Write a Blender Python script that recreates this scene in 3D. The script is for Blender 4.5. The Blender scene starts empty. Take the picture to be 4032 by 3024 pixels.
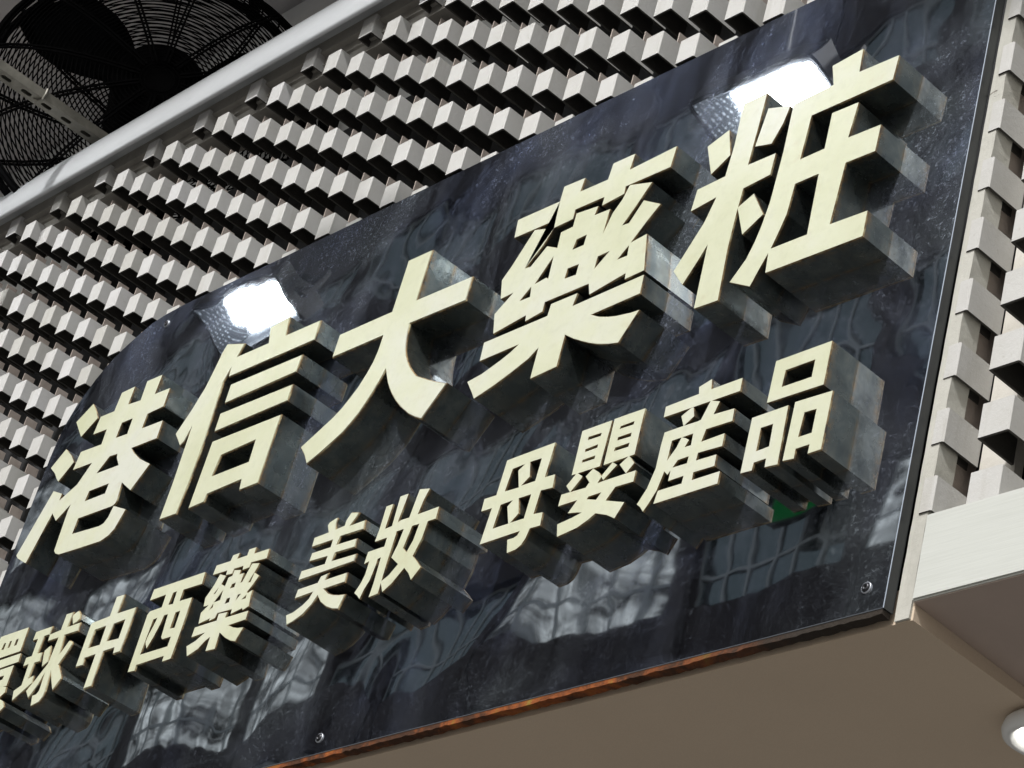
import bpy, bmesh, math, random
from mathutils import Vector, Matrix
from mathutils.geometry import delaunay_2d_cdt
random.seed(7)
S = bpy.context.scene
COL = S.collection
BZ = 5.0057                       # height of the lattice's top edge above the pavement

# ------------------------------------------------------------------ camera
cam = bpy.data.cameras.new('camera'); camo = bpy.data.objects.new('camera', cam); COL.objects.link(camo)
cam.sensor_width = 36.0; cam.lens = 10418.57 / 4032 * 36.0
cam.clip_start = 0.05; cam.clip_end = 500
right = Vector((0.6594182, 0.7146680, 0.2332752)); down = Vector((-0.2556512, 0.5049805, -0.8244011)); fwd = Vector((-0.7069725, 0.4839880, 0.5156990))
m = Matrix((right, -down, -fwd)).transposed().to_4x4()
m.translation = Vector((4.4766, -2.0727, BZ - 3.4057))
camo.matrix_world = m
S.camera = camo

# ------------------------------------------------------------------ sky, sun, exposure
SUN_EL, SUN_AZ = math.radians(46.2), math.radians(165)     # azimuth clockwise from +Y (north)
w = bpy.data.worlds.new('World'); S.world = w; w.use_nodes = True
nt = w.node_tree; nt.nodes.clear()
sky = nt.nodes.new('ShaderNodeTexSky'); sky.sky_type = 'NISHITA'; sky.sun_disc = False
sky.sun_elevation = SUN_EL; sky.sun_rotation = SUN_AZ; sky.air_density = 1.6; sky.dust_density = 3.0
bg = nt.nodes.new('ShaderNodeBackground'); bg.inputs['Strength'].default_value = 0.10
wo = nt.nodes.new('ShaderNodeOutputWorld')
hs = nt.nodes.new('ShaderNodeHueSaturation'); hs.inputs['Saturation'].default_value = 0.40     # veiled, overcast sky
nt.links.new(sky.outputs[0], hs.inputs['Color']); nt.links.new(hs.outputs[0], bg.inputs[0]); nt.links.new(bg.outputs[0], wo.inputs[0])
sun = bpy.data.lights.new('sun', 'SUN'); sun.energy = 3.0; sun.angle = math.radians(3.5); sun.color = (1, 0.995, 0.985)
suno = bpy.data.objects.new('sun', sun); COL.objects.link(suno)
sd = Vector((math.sin(SUN_AZ) * math.cos(SUN_EL), math.cos(SUN_AZ) * math.cos(SUN_EL), math.sin(SUN_EL)))
suno.rotation_euler = sd.to_track_quat('Z', 'Y').to_euler()
S.view_settings.view_transform = 'Standard'; S.view_settings.look = 'None'
S.view_settings.exposure = 0.35; S.view_settings.gamma = 1.0
LAMP = 50.0                       # emission of the floodlight tubes

LETTERS = {'harbour':[[[(2941,-8909),(2482,-8920),(2446,-9349),(1952,-9334),(1913,-9746),(2412,-9769),(2426,-10125),(1666,-10088),(1613,-10501),(2321,-10531),(2028,-10958),(1522,-11191),(1524,-11030),(1122,-10862),(567,-12221),(667,-12307),(1096,-12523),(1441,-11468),(1704,-11705),(2082,-11424),(2059,-11573),(2113,-12489),(2207,-12573),(2361,-12632),(3184,-12677),(3853,-12704),(4089,-12642),(4234,-12531),(4297,-12386),(4397,-12143),(3877,-11933),(3821,-12169),(3725,-12280),(3584,-12306),(2601,-12231),(2614,-11884),(3807,-11920),(3893,-11888),(3922,-11827),(3862,-11405),(4308,-11698),(4704,-11219),(4245,-10980),(3908,-10746),(3735,-10585),(4602,-10610),(4590,-10202),(3867,-10172),(3875,-9840),(4409,-9824),(4412,-9398),(3878,-9377),(3904,-8929),(3376,-8918),(3388,-9372),(2929,-9334)],[(1414,-8862),(1683,-9136),(1839,-9329),(1417,-9661),(960,-9173)],[(972,-9826),(1304,-10067),(1524,-10288),(1163,-10651),(1036,-10544),(882,-10386),(606,-10178)]],[[(2954,-9775),(3335,-9782),(3345,-10147),(2932,-10122)],[(2962,-10557),(3245,-10581),(3280,-10681),(3467,-10902),(2680,-10875)],[(2648,-11272),(3344,-11286),(3341,-11508),(2617,-11496)]]],'trust':[[[(6058,-8895),(6726,-9095),(6617,-9360),(7580,-9368),(7452,-8968),(8039,-8920),(8126,-9370),(9170,-9380),(9193,-9831),(6533,-9812),(6513,-9626),(6416,-9873),(6438,-10339),(6479,-11168),(6456,-12022),(6383,-12764),(5820,-12750),(5838,-11968),(5807,-10763),(5720,-11008),(5606,-11078),(5449,-10901),(5275,-10717),(5558,-10281),(5792,-9814),(5895,-9425),(5975,-9072)],[(6723,-10028),(8945,-10059),(8924,-10440),(6730,-10463)],[(6708,-10669),(8952,-10705),(8954,-11073),(6718,-11087)],[(6778,-11306),(8902,-11338),(8884,-12781),(8319,-12783),(8270,-12545),(7254,-12575),(7234,-12736),(6744,-12754)]],[[(7278,-11754),(8298,-11721),(8318,-12172),(7211,-12167)]]],'grand':[[[(12133,-8877),(11465,-8874),(11453,-9968),(9983,-9973),(9977,-10475),(11406,-10472),(11395,-10792),(11353,-11008),(11268,-11210),(11138,-11441),(10987,-11622),(10830,-11787),(10657,-11920),(10222,-12160),(9900,-12331),(10098,-12533),(10275,-12779),(10594,-12646),(10904,-12484),(11118,-12364),(11281,-12217),(11426,-12073),(11527,-11913),(11640,-11737),(11731,-11554),(11830,-11316),(11911,-11469),(12016,-11642),(12130,-11803),(12254,-11952),(12401,-12108),(12576,-12271),(12737,-12402),(12917,-12537),(13126,-12662),(13343,-12764),(13781,-12182),(13598,-12114),(13431,-12046),(13256,-11959),(13012,-11836),(12808,-11728),(12684,-11614),(12544,-11472),(12418,-11314),(12316,-11160),(12249,-11011),(12191,-10822),(12154,-10638),(12136,-10454),(13615,-10477),(13601,-9966),(12119,-9948)]],[]],'medicine':[[[(14440,-9108),(15480,-9116),(15484,-8811),(15997,-8832),(15966,-9103),(16623,-9113),(16652,-8796),(17164,-8800),(17133,-9114),(18183,-9062),(18154,-9473),(17145,-9463),(17153,-9613),(16653,-9662),(16655,-9486),(15970,-9477),(15974,-9671),(15523,-9686),(15506,-9518),(14484,-9504)],[(15005,-9526),(15533,-9680),(15362,-9980),(15046,-10325),(15184,-10341),(15480,-10034),(15765,-10171),(15751,-9855),(16030,-9843),(16029,-9574),(16565,-9628),(16530,-9798),(16892,-9813),(16885,-10278),(16988,-9939),(17148,-9720),(17241,-9468),(17794,-9626),(17539,-10019),(17327,-10303),(17479,-10312),(17705,-9952),(18152,-10196),(17925,-10441),(17660,-10760),(18000,-10719),(18162,-11479),(17740,-11502),(17724,-11380),(16951,-11519),(16862,-11278),(15844,-11282),(15848,-11467),(15457,-11529),(15432,-11401),(14677,-11513),(14552,-11077),(14904,-10774),(14602,-10796),(14482,-10369),(14647,-10142),(14826,-9834)],[(16640,-11376),(16603,-11612),(18188,-11566),(18207,-11930),(17146,-11964),(17359,-12073),(17565,-12143),(17763,-12194),(18105,-12249),(18298,-12259),(17984,-12766),(17743,-12711),(17499,-12632),(17287,-12544),(17067,-12435),(16840,-12314),(16611,-12167),(16614,-12768),(16018,-12810),(16009,-12221),(15827,-12367),(15486,-12511),(15136,-12639),(14665,-12772),(14539,-12597),(14343,-12345),(14690,-12293),(15084,-12162),(15292,-12075),(15456,-11978),(14520,-11998),(14493,-11622),(16011,-11603),(16024,-11376)]],[[(16227,-10182),(16460,-10169),(16453,-10364),(16195,-10368)],[(16203,-10748),(16464,-10754),(16464,-10955),(16197,-10941)],[(15730,-10338),(15754,-10785),(15701,-10743),(15435,-10778)],[(15354,-10809),(15400,-11021),(15151,-11018)],[(16906,-10764),(17167,-10756),(16905,-10999)],[(17624,-10810),(17648,-11011),(17432,-11006)]]],'cosmetics':[[[(19560,-8799),(20054,-8789),(20037,-9482),(20007,-10176),(20576,-10182),(20564,-10581),(20028,-10632),(20006,-11104),(19998,-11723),(20054,-12693),(19562,-12675),(19520,-11492),(19380,-11746),(19163,-12103),(19030,-11948),(18879,-11754),(19075,-11417),(19314,-10999),(19452,-10574),(18930,-10646),(18960,-10237),(19541,-10206),(19580,-9620)],[(20002,-10983),(20297,-10832),(20612,-11334),(20250,-11575)],[(18944,-9392),(19371,-9236),(19539,-9799),(19192,-10035)],[(20169,-9150),(20657,-9306),(20589,-9616),(20431,-9944),(20069,-9853)],[(20725,-9303),(21513,-9275),(21398,-8860),(21989,-8793),(22014,-9247),(22778,-9270),(22750,-9716),(21184,-9722),(21150,-10532),(21626,-10523),(21621,-9859),(22139,-9875),(22076,-10506),(22700,-10525),(22693,-11005),(22137,-10993),(22081,-12072),(22790,-12098),(22795,-12544),(20953,-12522),(20920,-12157),(20811,-12382),(20685,-12667),(20221,-12429),(20470,-12094),(20569,-11825),(20635,-11559),(20700,-11151),(20718,-10752),(20739,-10223)]],[[(21161,-10989),(21620,-10985),(21654,-12091),(20952,-12087),(21056,-11778),(21127,-11530)]]],'product':[[[(21596,-14252),(22631,-14246),(22638,-14967),(21596,-14951)],[(22157,-15099),(22840,-15122),(22844,-16054),(22605,-16056),(22607,-15910),(22361,-15910),(22367,-16065),(22154,-16044)],[(21365,-15121),(22039,-15113),(22073,-16073),(21830,-16052),(21823,-15912),(21602,-15914),(21594,-16039),(21376,-16025)]],[[(21835,-14483),(22372,-14478),(22373,-14755),(21827,-14752)],[(22383,-15338),(22600,-15347),(22601,-15720),(22363,-15721)],[(21591,-15354),(21813,-15355),(21830,-15716),(21596,-15728)]]],'produce':[[[(19475,-14370),(20133,-14350),(20103,-14224),(20343,-14159),(20377,-14345),(20984,-14340),(20993,-14563),(19486,-14557)],[(19867,-14648),(20039,-14562),(20090,-14563),(20146,-14731),(19966,-14849)],[(19586,-14842),(19956,-14841),(20246,-14848),(20481,-14817),(20960,-14843),(20975,-15056),(20451,-15044),(20249,-15042),(19790,-15042)],[(20425,-14551),(20620,-14623),(20481,-15031),(20243,-15019),(20315,-14825)],[(19586,-14842),(19808,-15015),(19793,-15049),(19788,-15389),(19782,-15572),(19718,-15852),(19629,-16011),(19532,-16147),(19447,-16048),(19362,-15983),(19500,-15751),(19582,-15446),(19575,-15071)],[(19986,-15037),(20073,-15077),(20156,-15130),(20101,-15235),(20020,-15426),(19871,-15632),(19773,-15541),(19760,-15410),(19921,-15198)],[(20213,-15032),(20467,-15042),(20422,-15242),(20401,-15645),(20417,-15880),(20215,-15874),(20231,-15457)],[(20034,-15237),(20438,-15239),(20874,-15228),(20882,-15441),(20455,-15421),(19970,-15429)],[(19914,-15531),(20220,-15538),(20806,-15555),(20817,-15747),(20460,-15738),(19918,-15748)],[(19746,-15860),(20213,-15866),(20956,-15868),(20961,-16070),(19718,-16070)]],[]],'infant':[[[(17689,-14265),(18328,-14263),(18314,-15055),(17711,-15045)],[(18379,-14256),(19021,-14260),(19023,-14554),(19037,-15053),(18944,-15055),(18394,-15059)],[(17823,-15033),(17971,-15135),(17956,-15169),(17777,-15355),(17650,-15214)],[(18176,-15059),(18332,-15166),(18414,-15259),(18359,-15359),(18186,-15310),(18049,-15159)],[(18586,-15064),(18702,-15141),(18472,-15334),(18403,-15253)],[(18925,-15049),(19077,-15211),(18950,-15353),(18760,-15151)],[(17587,-15347),(18117,-15369),(18478,-15354),(19155,-15358),(19161,-15547),(18810,-15535),(18506,-15550),(18246,-15551),(17963,-15546),(17581,-15544)],[(18164,-15297),(18359,-15350),(18206,-15589),(18418,-15655),(18743,-15760),(19074,-15868),(18943,-16100),(18749,-15995),(18497,-15902),(18227,-15818),(18055,-15773),(17852,-15735),(17997,-15541)],[(18529,-15515),(18791,-15530),(18648,-15727),(18494,-15895),(18363,-15971),(18147,-16054),(17742,-16104),(17675,-15878),(17973,-15843),(18220,-15795),(18426,-15655)]],[[(17874,-14420),(18161,-14431),(18152,-14486),(17875,-14479)],[(17872,-14637),(18144,-14628),(18145,-14686),(17880,-14690)],[(17870,-14824),(18144,-14822),(18145,-14879),(17873,-14875)],[(18565,-14434),(18849,-14431),(18849,-14489),(18553,-14481)],[(18563,-14627),(18849,-14628),(18852,-14696),(18564,-14684)],[(18557,-14804),(18860,-14805),(18855,-14874),(18551,-14866)]]],'mother':[[[(16022,-14313),(17106,-14297),(17076,-14906),(17306,-14917),(17329,-15154),(17064,-15134),(17039,-15536),(17249,-15559),(17272,-15791),(17044,-15783),(17002,-15943),(16939,-16040),(16843,-16092),(16649,-16107),(16573,-15861),(16714,-15864),(16787,-15838),(16820,-15771),(15916,-15779),(15969,-15153),(15721,-15147),(15715,-14923),(15990,-14930)]],[[(16223,-14521),(16501,-14512),(16375,-14596),(16500,-14928),(16178,-14915)],[(16615,-14505),(16877,-14513),(16866,-14913),(16547,-14911),(16700,-14790)],[(16169,-15147),(16441,-15138),(16348,-15227),(16485,-15558),(16132,-15558)],[(16574,-15138),(16855,-15142),(16836,-15559),(16526,-15556),(16672,-15427)]]],'makeup':[[[(13428,-14269),(13631,-14269),(13627,-14350),(13571,-14759),(13620,-15015),(13602,-15507),(13602,-15773),(13606,-16091),(13384,-16108),(13405,-15872),(13393,-15403),(13397,-15189),(13399,-15013),(13439,-14820)],[(13117,-14373),(13289,-14370),(13268,-14831),(13459,-14822),(13450,-15026),(13089,-15028),(13114,-14819)],[(12988,-15189),(13433,-15187),(13422,-15383),(13317,-15398),(13316,-15505),(13272,-15775),(13188,-15928),(13143,-16083),(13053,-16003),(12948,-15932),(13049,-15776),(13098,-15627),(13099,-15385),(12978,-15410)],[(13912,-14262),(14180,-14320),(14108,-14505),(14064,-14737),(14000,-14964),(13928,-15347),(14038,-15441),(14224,-15546),(14427,-15720),(14556,-15843),(14392,-16032),(14284,-15895),(14131,-15761),(13906,-15627),(13683,-15460),(13752,-15250),(13796,-14952),(13850,-14770)],[(14178,-14955),(14389,-14969),(14360,-15282),(14257,-15561),(14132,-15741),(13903,-15976),(13715,-16090),(13590,-15876),(13757,-15797),(13919,-15637),(14054,-15458),(14139,-15266)],[(13524,-14869),(13583,-14789),(13647,-14765),(13850,-14770),(14574,-14756),(14580,-14979),(14392,-14977),(14000,-14964),(13601,-14967)]],[]],'beauty':[[[(11551,-14336),(11584,-14271),(11767,-14223),(11808,-14255),(11798,-14341),(11833,-14467),(12059,-14452),(12062,-14365),(12143,-14225),(12388,-14282),(12359,-14354),(12248,-14493),(12625,-14488),(12658,-14684),(12052,-14668),(12017,-14797),(12545,-14813),(12564,-14997),(12046,-14977),(12022,-15107),(12670,-15130),(12667,-15285),(11188,-15297),(11193,-15102),(11824,-15117),(11832,-14996),(11332,-14976),(11344,-14797),(11838,-14803),(11838,-14687),(11273,-14685),(11266,-14485),(11632,-14474)],[(11829,-15354),(12041,-15334),(12003,-15453),(12572,-15453),(12586,-15647),(12061,-15651),(12207,-15755),(12352,-15814),(12530,-15858),(12709,-15885),(12628,-16152),(12443,-16110),(12246,-16024),(12049,-15895),(11914,-15751),(11823,-15886),(11645,-16029),(11437,-16110),(11260,-16149),(11142,-15924),(11343,-15905),(11552,-15824),(11676,-15739),(11725,-15644),(11249,-15656),(11266,-15466),(11795,-15461)]],[]],'remedy':[[[(8429,-14336),(8849,-14347),(8868,-14239),(9063,-14238),(9047,-14353),(9333,-14353),(9337,-14235),(9544,-14244),(9543,-14369),(9979,-14380),(9992,-14576),(9539,-14549),(9534,-14644),(9335,-14649),(9325,-14566),(9055,-14557),(9040,-14651),(8846,-14632),(8842,-14541),(8411,-14529)],[(8647,-14564),(8862,-14643),(8793,-14814),(8657,-14956),(8700,-14959),(8804,-14796),(8939,-14869),(8963,-14702),(9071,-14693),(9079,-14583),(9284,-14628),(9286,-14716),(9420,-14720),(9410,-14915),(9457,-14901),(9519,-14737),(9592,-14575),(9815,-14622),(9795,-14707),(9658,-14962),(9722,-14970),(9757,-14794),(9936,-14898),(9823,-15055),(9717,-15167),(9766,-15185),(9871,-15155),(9877,-15272),(9920,-15484),(9763,-15529),(9734,-15482),(9421,-15527),(9414,-15431),(8988,-15410),(8961,-15499),(8788,-15522),(8803,-15471),(8482,-15510),(8437,-15280),(8600,-15172),(8457,-15167),(8419,-14978),(8481,-14895),(8574,-14749)],[(9037,-15428),(9304,-15453),(9285,-15558),(9953,-15572),(9958,-15747),(9492,-15752),(9659,-15826),(9798,-15866),(9973,-15891),(9851,-16137),(9689,-16089),(9502,-15996),(9266,-15844),(9284,-16163),(9007,-16145),(9008,-15876),(8882,-15930),(8737,-16048),(8460,-16132),(8334,-15908),(8574,-15851),(8777,-15745),(8398,-15752),(8401,-15554),(9041,-15558)]],[[(9156,-14886),(9254,-14878),(9252,-14956),(9129,-14955)],[(9141,-15164),(9232,-15164),(9244,-15249),(9125,-15256)],[(8921,-14948),(8928,-15136),(8761,-15142)],[(8749,-15171),(8771,-15245),(8694,-15275)],[(9453,-15160),(9537,-15159),(9449,-15255)],[(9729,-15224),(9735,-15286),(9633,-15283)]]],'western':[[[(6549,-14379),(8121,-14395),(8146,-14638),(7584,-14626),(7581,-14849),(7967,-14865),(7972,-15503),(7947,-16056),(7914,-16068),(7691,-16067),(7686,-15957),(6845,-15963),(6855,-16076),(6632,-16060),(6623,-14918),(6672,-14855),(7038,-14851),(7035,-14598),(6536,-14604)]],[[(7265,-14611),(7376,-14610),(7388,-14865),(7240,-14851)],[(6890,-15070),(7016,-15058),(6967,-15232),(6910,-15390),(6893,-15518),(7001,-15671),(7109,-15459),(7188,-15228),(7218,-15057),(7339,-15058),(7351,-15251),(7376,-15523),(7435,-15579),(7702,-15584),(7698,-15773),(6856,-15760)],[(7581,-15079),(7720,-15078),(7726,-15411),(7575,-15397)]]],'middle':[[[(5267,-14225),(5545,-14235),(5521,-14623),(6130,-14632),(6131,-15145),(6107,-15541),(5863,-15545),(5841,-15414),(5500,-15414),(5507,-16114),(5239,-16119),(5234,-15424),(4899,-15426),(4922,-15575),(4661,-15563),(4662,-14685),(4700,-14640),(5261,-14625)]],[[(4907,-14852),(5252,-14848),(5260,-15213),(4901,-15202)],[(5532,-14863),(5871,-14852),(5872,-15213),(5498,-15191)]]],'globe':[[[(2619,-14378),(3206,-14382),(3223,-14578),(3033,-14578),(3015,-14915),(3185,-14930),(3212,-15145),(3031,-15142),(3015,-15442),(3186,-15412),(3222,-15598),(2678,-15875),(2590,-15627),(2825,-15552),(2798,-15128),(2612,-15137),(2605,-14925),(2801,-14931),(2795,-14592),(2617,-14584)],[(3225,-14728),(3214,-14562),(3576,-14538),(3580,-14211),(3837,-14218),(3812,-14529),(4235,-14527),(4275,-14730),(3815,-14719),(3884,-15111),(4077,-14867),(4171,-14917),(4244,-14986),(4148,-15153),(3994,-15360),(4232,-15621),(4286,-15711),(4105,-15931),(3937,-15707),(3799,-15496),(3850,-15888),(3833,-16003),(3757,-16093),(3487,-16136),(3394,-15878),(3539,-15879),(3593,-15824),(3569,-15504),(3485,-15683),(3285,-15933),(3171,-15821),(3086,-15738),(3262,-15572),(3556,-15250),(3563,-15178),(3592,-14732)],[(3238,-14914),(3401,-14836),(3455,-14926),(3507,-15058),(3545,-15221),(3364,-15305),(3262,-15034)],[(3846,-14346),(3855,-14287),(4009,-14230),(4113,-14314),(4169,-14452),(4095,-14510),(3964,-14528)]],[]],'ring':[[[(1249,-14201),(2261,-14210),(2276,-14726),(1230,-14722)],[(2335,-14783),(2362,-14973),(1297,-14972),(1266,-14778)],[(2231,-15018),(2241,-15453),(1505,-15475),(1469,-15021)],[(2054,-15447),(2246,-15478),(2277,-15599),(2052,-15731),(1865,-15817),(1731,-15717),(1953,-15576)],[(1835,-15465),(2059,-15455),(2068,-16078),(1819,-16085)],[(1998,-15646),(2318,-15789),(2457,-15937),(2273,-16076),(2067,-15862)],[(148,-14328),(772,-14324),(818,-14525),(177,-14519)],[(314,-14871),(865,-14871),(892,-15057),(348,-15067)],[(351,-14342),(587,-14335),(722,-15343),(462,-15348)],[(384,-15555),(317,-15348),(975,-15185),(1039,-15391)]],[[(1492,-14397),(1568,-14399),(1564,-14541),(1471,-14538)],[(1700,-14396),(1779,-14398),(1778,-14537),(1700,-14542)],[(1938,-14404),(2023,-14405),(2025,-14544),(1940,-14544)],[(1994,-15189),(1978,-15272),(1564,-15277),(1584,-15182)]]]}

# ------------------------------------------------------------------ node helpers
class NT:
    def __init__(s, name):
        s.m = bpy.data.materials.new(name); s.m.use_nodes = True; s.t = s.m.node_tree; s.t.nodes.clear()
        s.out = s.n('ShaderNodeOutputMaterial'); s._co = None
    def n(s, typ, **kw):
        x = s.t.nodes.new(typ)
        for k, v in kw.items(): setattr(x, k, v)
        return x
    def l(s, a, b): s.t.links.new(a, b)
    def co(s):
        if s._co is None: s._co = s.n('ShaderNodeTexCoord').outputs['Object']
        return s._co
    def put(s, sock, v):
        if hasattr(v, 'is_linked') or isinstance(v, bpy.types.NodeSocket): s.l(v, sock)
        elif isinstance(v, tuple) and len(v) == 3 and sock.type == 'RGBA': sock.default_value = (*v, 1)
        else: sock.default_value = v
    def map(s, scale=(1, 1, 1), rot=(0, 0, 0), src=None):
        x = s.n('ShaderNodeMapping'); s.l(src or s.co(), x.inputs[0]); x.inputs['Scale'].default_value = scale; x.inputs['Rotation'].default_value = rot
        return x.outputs[0]
    def noise(s, scale, detail=6, rough=0.6, vec=None, dist=0.0):
        x = s.n('ShaderNodeTexNoise'); s.l(vec or s.co(), x.inputs['Vector'])
        x.inputs['Scale'].default_value = scale; x.inputs['Detail'].default_value = detail; x.inputs['Roughness'].default_value = rough; x.inputs['Distortion'].default_value = dist
        return x.outputs['Fac']
    def ramp(s, f, stops):
        x = s.n('ShaderNodeValToRGB'); s.l(f, x.inputs[0]); e = x.color_ramp.elements
        for i, (p, c) in enumerate(stops):
            if i >= 2: e.new(p)
            e[i].position = p; e[i].color = (*c, 1) if isinstance(c, tuple) else (c, c, c, 1)
        return x.outputs[0]
    def mix(s, f, a, b, mode='MIX'):
        x = s.n('ShaderNodeMix', data_type='RGBA', blend_type=mode)
        s.put(x.inputs[0], f); s.put(x.inputs[6], a); s.put(x.inputs[7], b)
        return x.outputs[2]
    def math(s, op, a, b=0.0, clamp=False):
        x = s.n('ShaderNodeMath', operation=op); x.use_clamp = clamp
        s.put(x.inputs[0], a); s.put(x.inputs[1], b); return x.outputs[0]
    def bump(s, h, strength, dist=0.01, normal=None):
        x = s.n('ShaderNodeBump'); s.l(h, x.inputs['Height']); x.inputs['Strength'].default_value = strength; x.inputs['Distance'].default_value = dist
        if normal: s.l(normal, x.inputs['Normal'])
        return x.outputs[0]
    def bsdf(s, col, rough=0.6, metal=0.0, normal=None, spec=0.5):
        b = s.n('ShaderNodeBsdfPrincipled')
        s.put(b.inputs['Base Color'], col); s.put(b.inputs['Roughness'], rough); s.put(b.inputs['Metallic'], metal)
        b.inputs['Specular IOR Level'].default_value = spec
        if normal: s.l(normal, b.inputs['Normal'])
        return b.outputs[0]
    def done(s, sh): s.l(sh, s.out.inputs[0]); return s.m

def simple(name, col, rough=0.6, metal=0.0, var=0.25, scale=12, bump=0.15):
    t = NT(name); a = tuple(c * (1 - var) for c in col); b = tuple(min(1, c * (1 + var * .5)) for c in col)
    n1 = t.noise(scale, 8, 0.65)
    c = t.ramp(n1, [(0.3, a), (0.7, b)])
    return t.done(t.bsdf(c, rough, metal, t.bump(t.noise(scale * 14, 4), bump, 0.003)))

def matte(name, col):
    t = NT(name); c = t.ramp(t.noise(20, 5), [(0.3, tuple(x * .6 for x in col)), (0.7, col)])
    return t.done(t.bsdf(c, 0.85, 0, None, 0.06))

def mat_block():
    t = NT('painted_concrete')
    oi = t.n('ShaderNodeObjectInfo').outputs['Random']
    geo = t.n('ShaderNodeNewGeometry').outputs['Position']
    n1 = t.noise(9, 8, 0.7, geo); n2 = t.noise(70, 6, 0.7, geo)
    c = t.ramp(n1, [(0.25, (0.40, 0.385, 0.355)), (0.5, (0.50, 0.49, 0.475)), (0.75, (0.55, 0.545, 0.54))])
    isl = t.n('ShaderNodeNewGeometry').outputs['Random Per Island']
    c = t.mix(0.5, c, t.ramp(isl, [(0.0, (0.37, 0.36, 0.315)), (0.5, (0.49, 0.485, 0.465)), (1.0, (0.56, 0.555, 0.555))]))
    dirt = t.ramp(n2, [(0.62, 0.0), (0.75, 1.0)])
    c = t.mix(t.math('MULTIPLY', dirt, 0.55), c, (0.27, 0.25, 0.21))
    streak = t.ramp(t.noise(14, 5, 0.7, t.map((1, 1, 0.12), src=geo)), [(0.56, 0.0), (0.72, 1.0)])
    c = t.mix(t.math('MULTIPLY', streak, 0.42), c, (0.31, 0.29, 0.24))
    return t.done(t.bsdf(c, 0.62, 0, t.bump(t.noise(160, 5, 0.7, geo), 0.25, 0.0025), 0.3))

def mat_plaster(name, a, b, chip=0.5):
    t = NT(name); g = t.n('ShaderNodeNewGeometry').outputs['Position']
    c = t.ramp(t.noise(5, 9, 0.7, g), [(0.3, a), (0.7, b)])
    st = t.ramp(t.noise(10, 6, 0.75, t.map((1.5, 1.5, 0.25), src=g)), [(0.5, 0.0), (0.75, 1.0)])
    c = t.mix(t.math('MULTIPLY', st, 0.4), c, tuple(x * 0.55 for x in a))
    ck = t.ramp(t.noise(26, 10, 0.75, g, 0.6), [(0.655, 0.0), (0.68, 1.0)])
    c = t.mix(t.math('MULTIPLY', ck, chip), c, (0.16, 0.14, 0.12))
    h = t.math('ADD', t.math('MULTIPLY', t.noise(60, 8, 0.7, g), 0.6), t.math('MULTIPLY', ck, -0.7))
    return t.done(t.bsdf(c, 0.75, 0, t.bump(h, 0.5, 0.004), 0.25))

def mat_panel():
    t = NT('black_mirror_panel')
    v = t.co()
    warp = t.n('ShaderNodeTexNoise'); t.l(v, warp.inputs[0]); warp.inputs['Scale'].default_value = 2.3; warp.inputs['Detail'].default_value = 3
    # broad dust clouds, vertical run marks and fine specks of dried dust
    cloud = t.ramp(t.noise(2.6, 9, 0.70, v, 0.8), [(0.44, 0.0), (0.66, 1.0)])
    run = t.ramp(t.noise(7, 7, 0.7, t.map((1.0, 1, 0.16), (0, 0.12, 0), v), 0.5), [(0.46, 0.0), (0.74, 1.0)])
    speck = t.ramp(t.noise(120, 7, 0.72, v, 0.5), [(0.54, 0.0), (0.64, 1.0)])
    flake = t.ramp(t.noise(46, 6, 0.62, v, 0.9), [(0.64, 0.0), (0.70, 1.0)])
    fine = t.ramp(t.noise(330, 4, 0.7, v), [(0.54, 0.0), (0.66, 1.0)])
    sep = t.n('ShaderNodeSeparateXYZ'); t.l(v, sep.inputs[0])
    top = t.n('ShaderNodeMapRange'); t.l(sep.outputs[2], top.inputs[0])
    top.inputs[1].default_value = -0.55; top.inputs[2].default_value = 0.55; top.inputs[3].default_value = 0.70; top.inputs[4].default_value = 1.6
    dust = t.math('ADD', t.math('MULTIPLY', cloud, 0.085), t.math('MULTIPLY', run, 0.075))
    grain = t.math('MULTIPLY', t.math('ADD', speck, fine), t.math('ADD', t.math('MULTIPLY', cloud, 0.22), 0.045))
    dust = t.math('ADD', dust, grain)
    dust = t.math('ADD', dust, t.math('MULTIPLY', flake, t.math('MULTIPLY', cloud, 0.22)))
    dust = t.math('ADD', t.math('MULTIPLY', dust, top.outputs[0]), 0.004, True)
    tint = t.ramp(t.noise(3.1, 4, 0.6, v), [(0.36, (0.17, 0.21, 0.35)), (0.5, (0.22, 0.245, 0.31)), (0.64, (0.26, 0.30, 0.33))])
    # wavy sheet: slow buckles that bend what it mirrors, stronger towards the rounded corner
    hb = t.noise(1.7, 2, 0.45, v, 0.4)
    hs = t.noise(6.5, 2, 0.4, v)
    h = t.math('ADD', hb, t.math('MULTIPLY', hs, 0.05))
    nb = t.bump(h, 0.085, 0.05)
    gl = t.n('ShaderNodeBsdfGlossy'); gl.inputs['Color'].default_value = (0.44, 0.455, 0.475, 1)
    t.put(gl.inputs['Roughness'], t.math('ADD', t.math('MULTIPLY', dust, 0.10), 0.012)); t.l(nb, gl.inputs['Normal'])
    df = t.n('ShaderNodeBsdfDiffuse'); t.l(tint, df.inputs[0])
    g2 = t.n('ShaderNodeBsdfGlossy'); g2.inputs['Color'].default_value = (0.40, 0.43, 0.50, 1); g2.inputs['Roughness'].default_value = 0.30
    t.l(t.bump(t.noise(150, 5, 0.7, v), 0.35, 0.004, nb), g2.inputs['Normal'])
    m0 = t.n('ShaderNodeMixShader'); t.put(m0.inputs[0], t.math('ADD', t.math('MULTIPLY', dust, 0.30), 0.012, True)); t.l(gl.outputs[0], m0.inputs[1]); t.l(g2.outputs[0], m0.inputs[2])
    mx = t.n('ShaderNodeMixShader'); t.l(dust, mx.inputs[0]); t.l(m0.outputs[0], mx.inputs[1]); t.l(df.outputs[0], mx.inputs[2])
    return t.done(mx.outputs[0])

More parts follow.
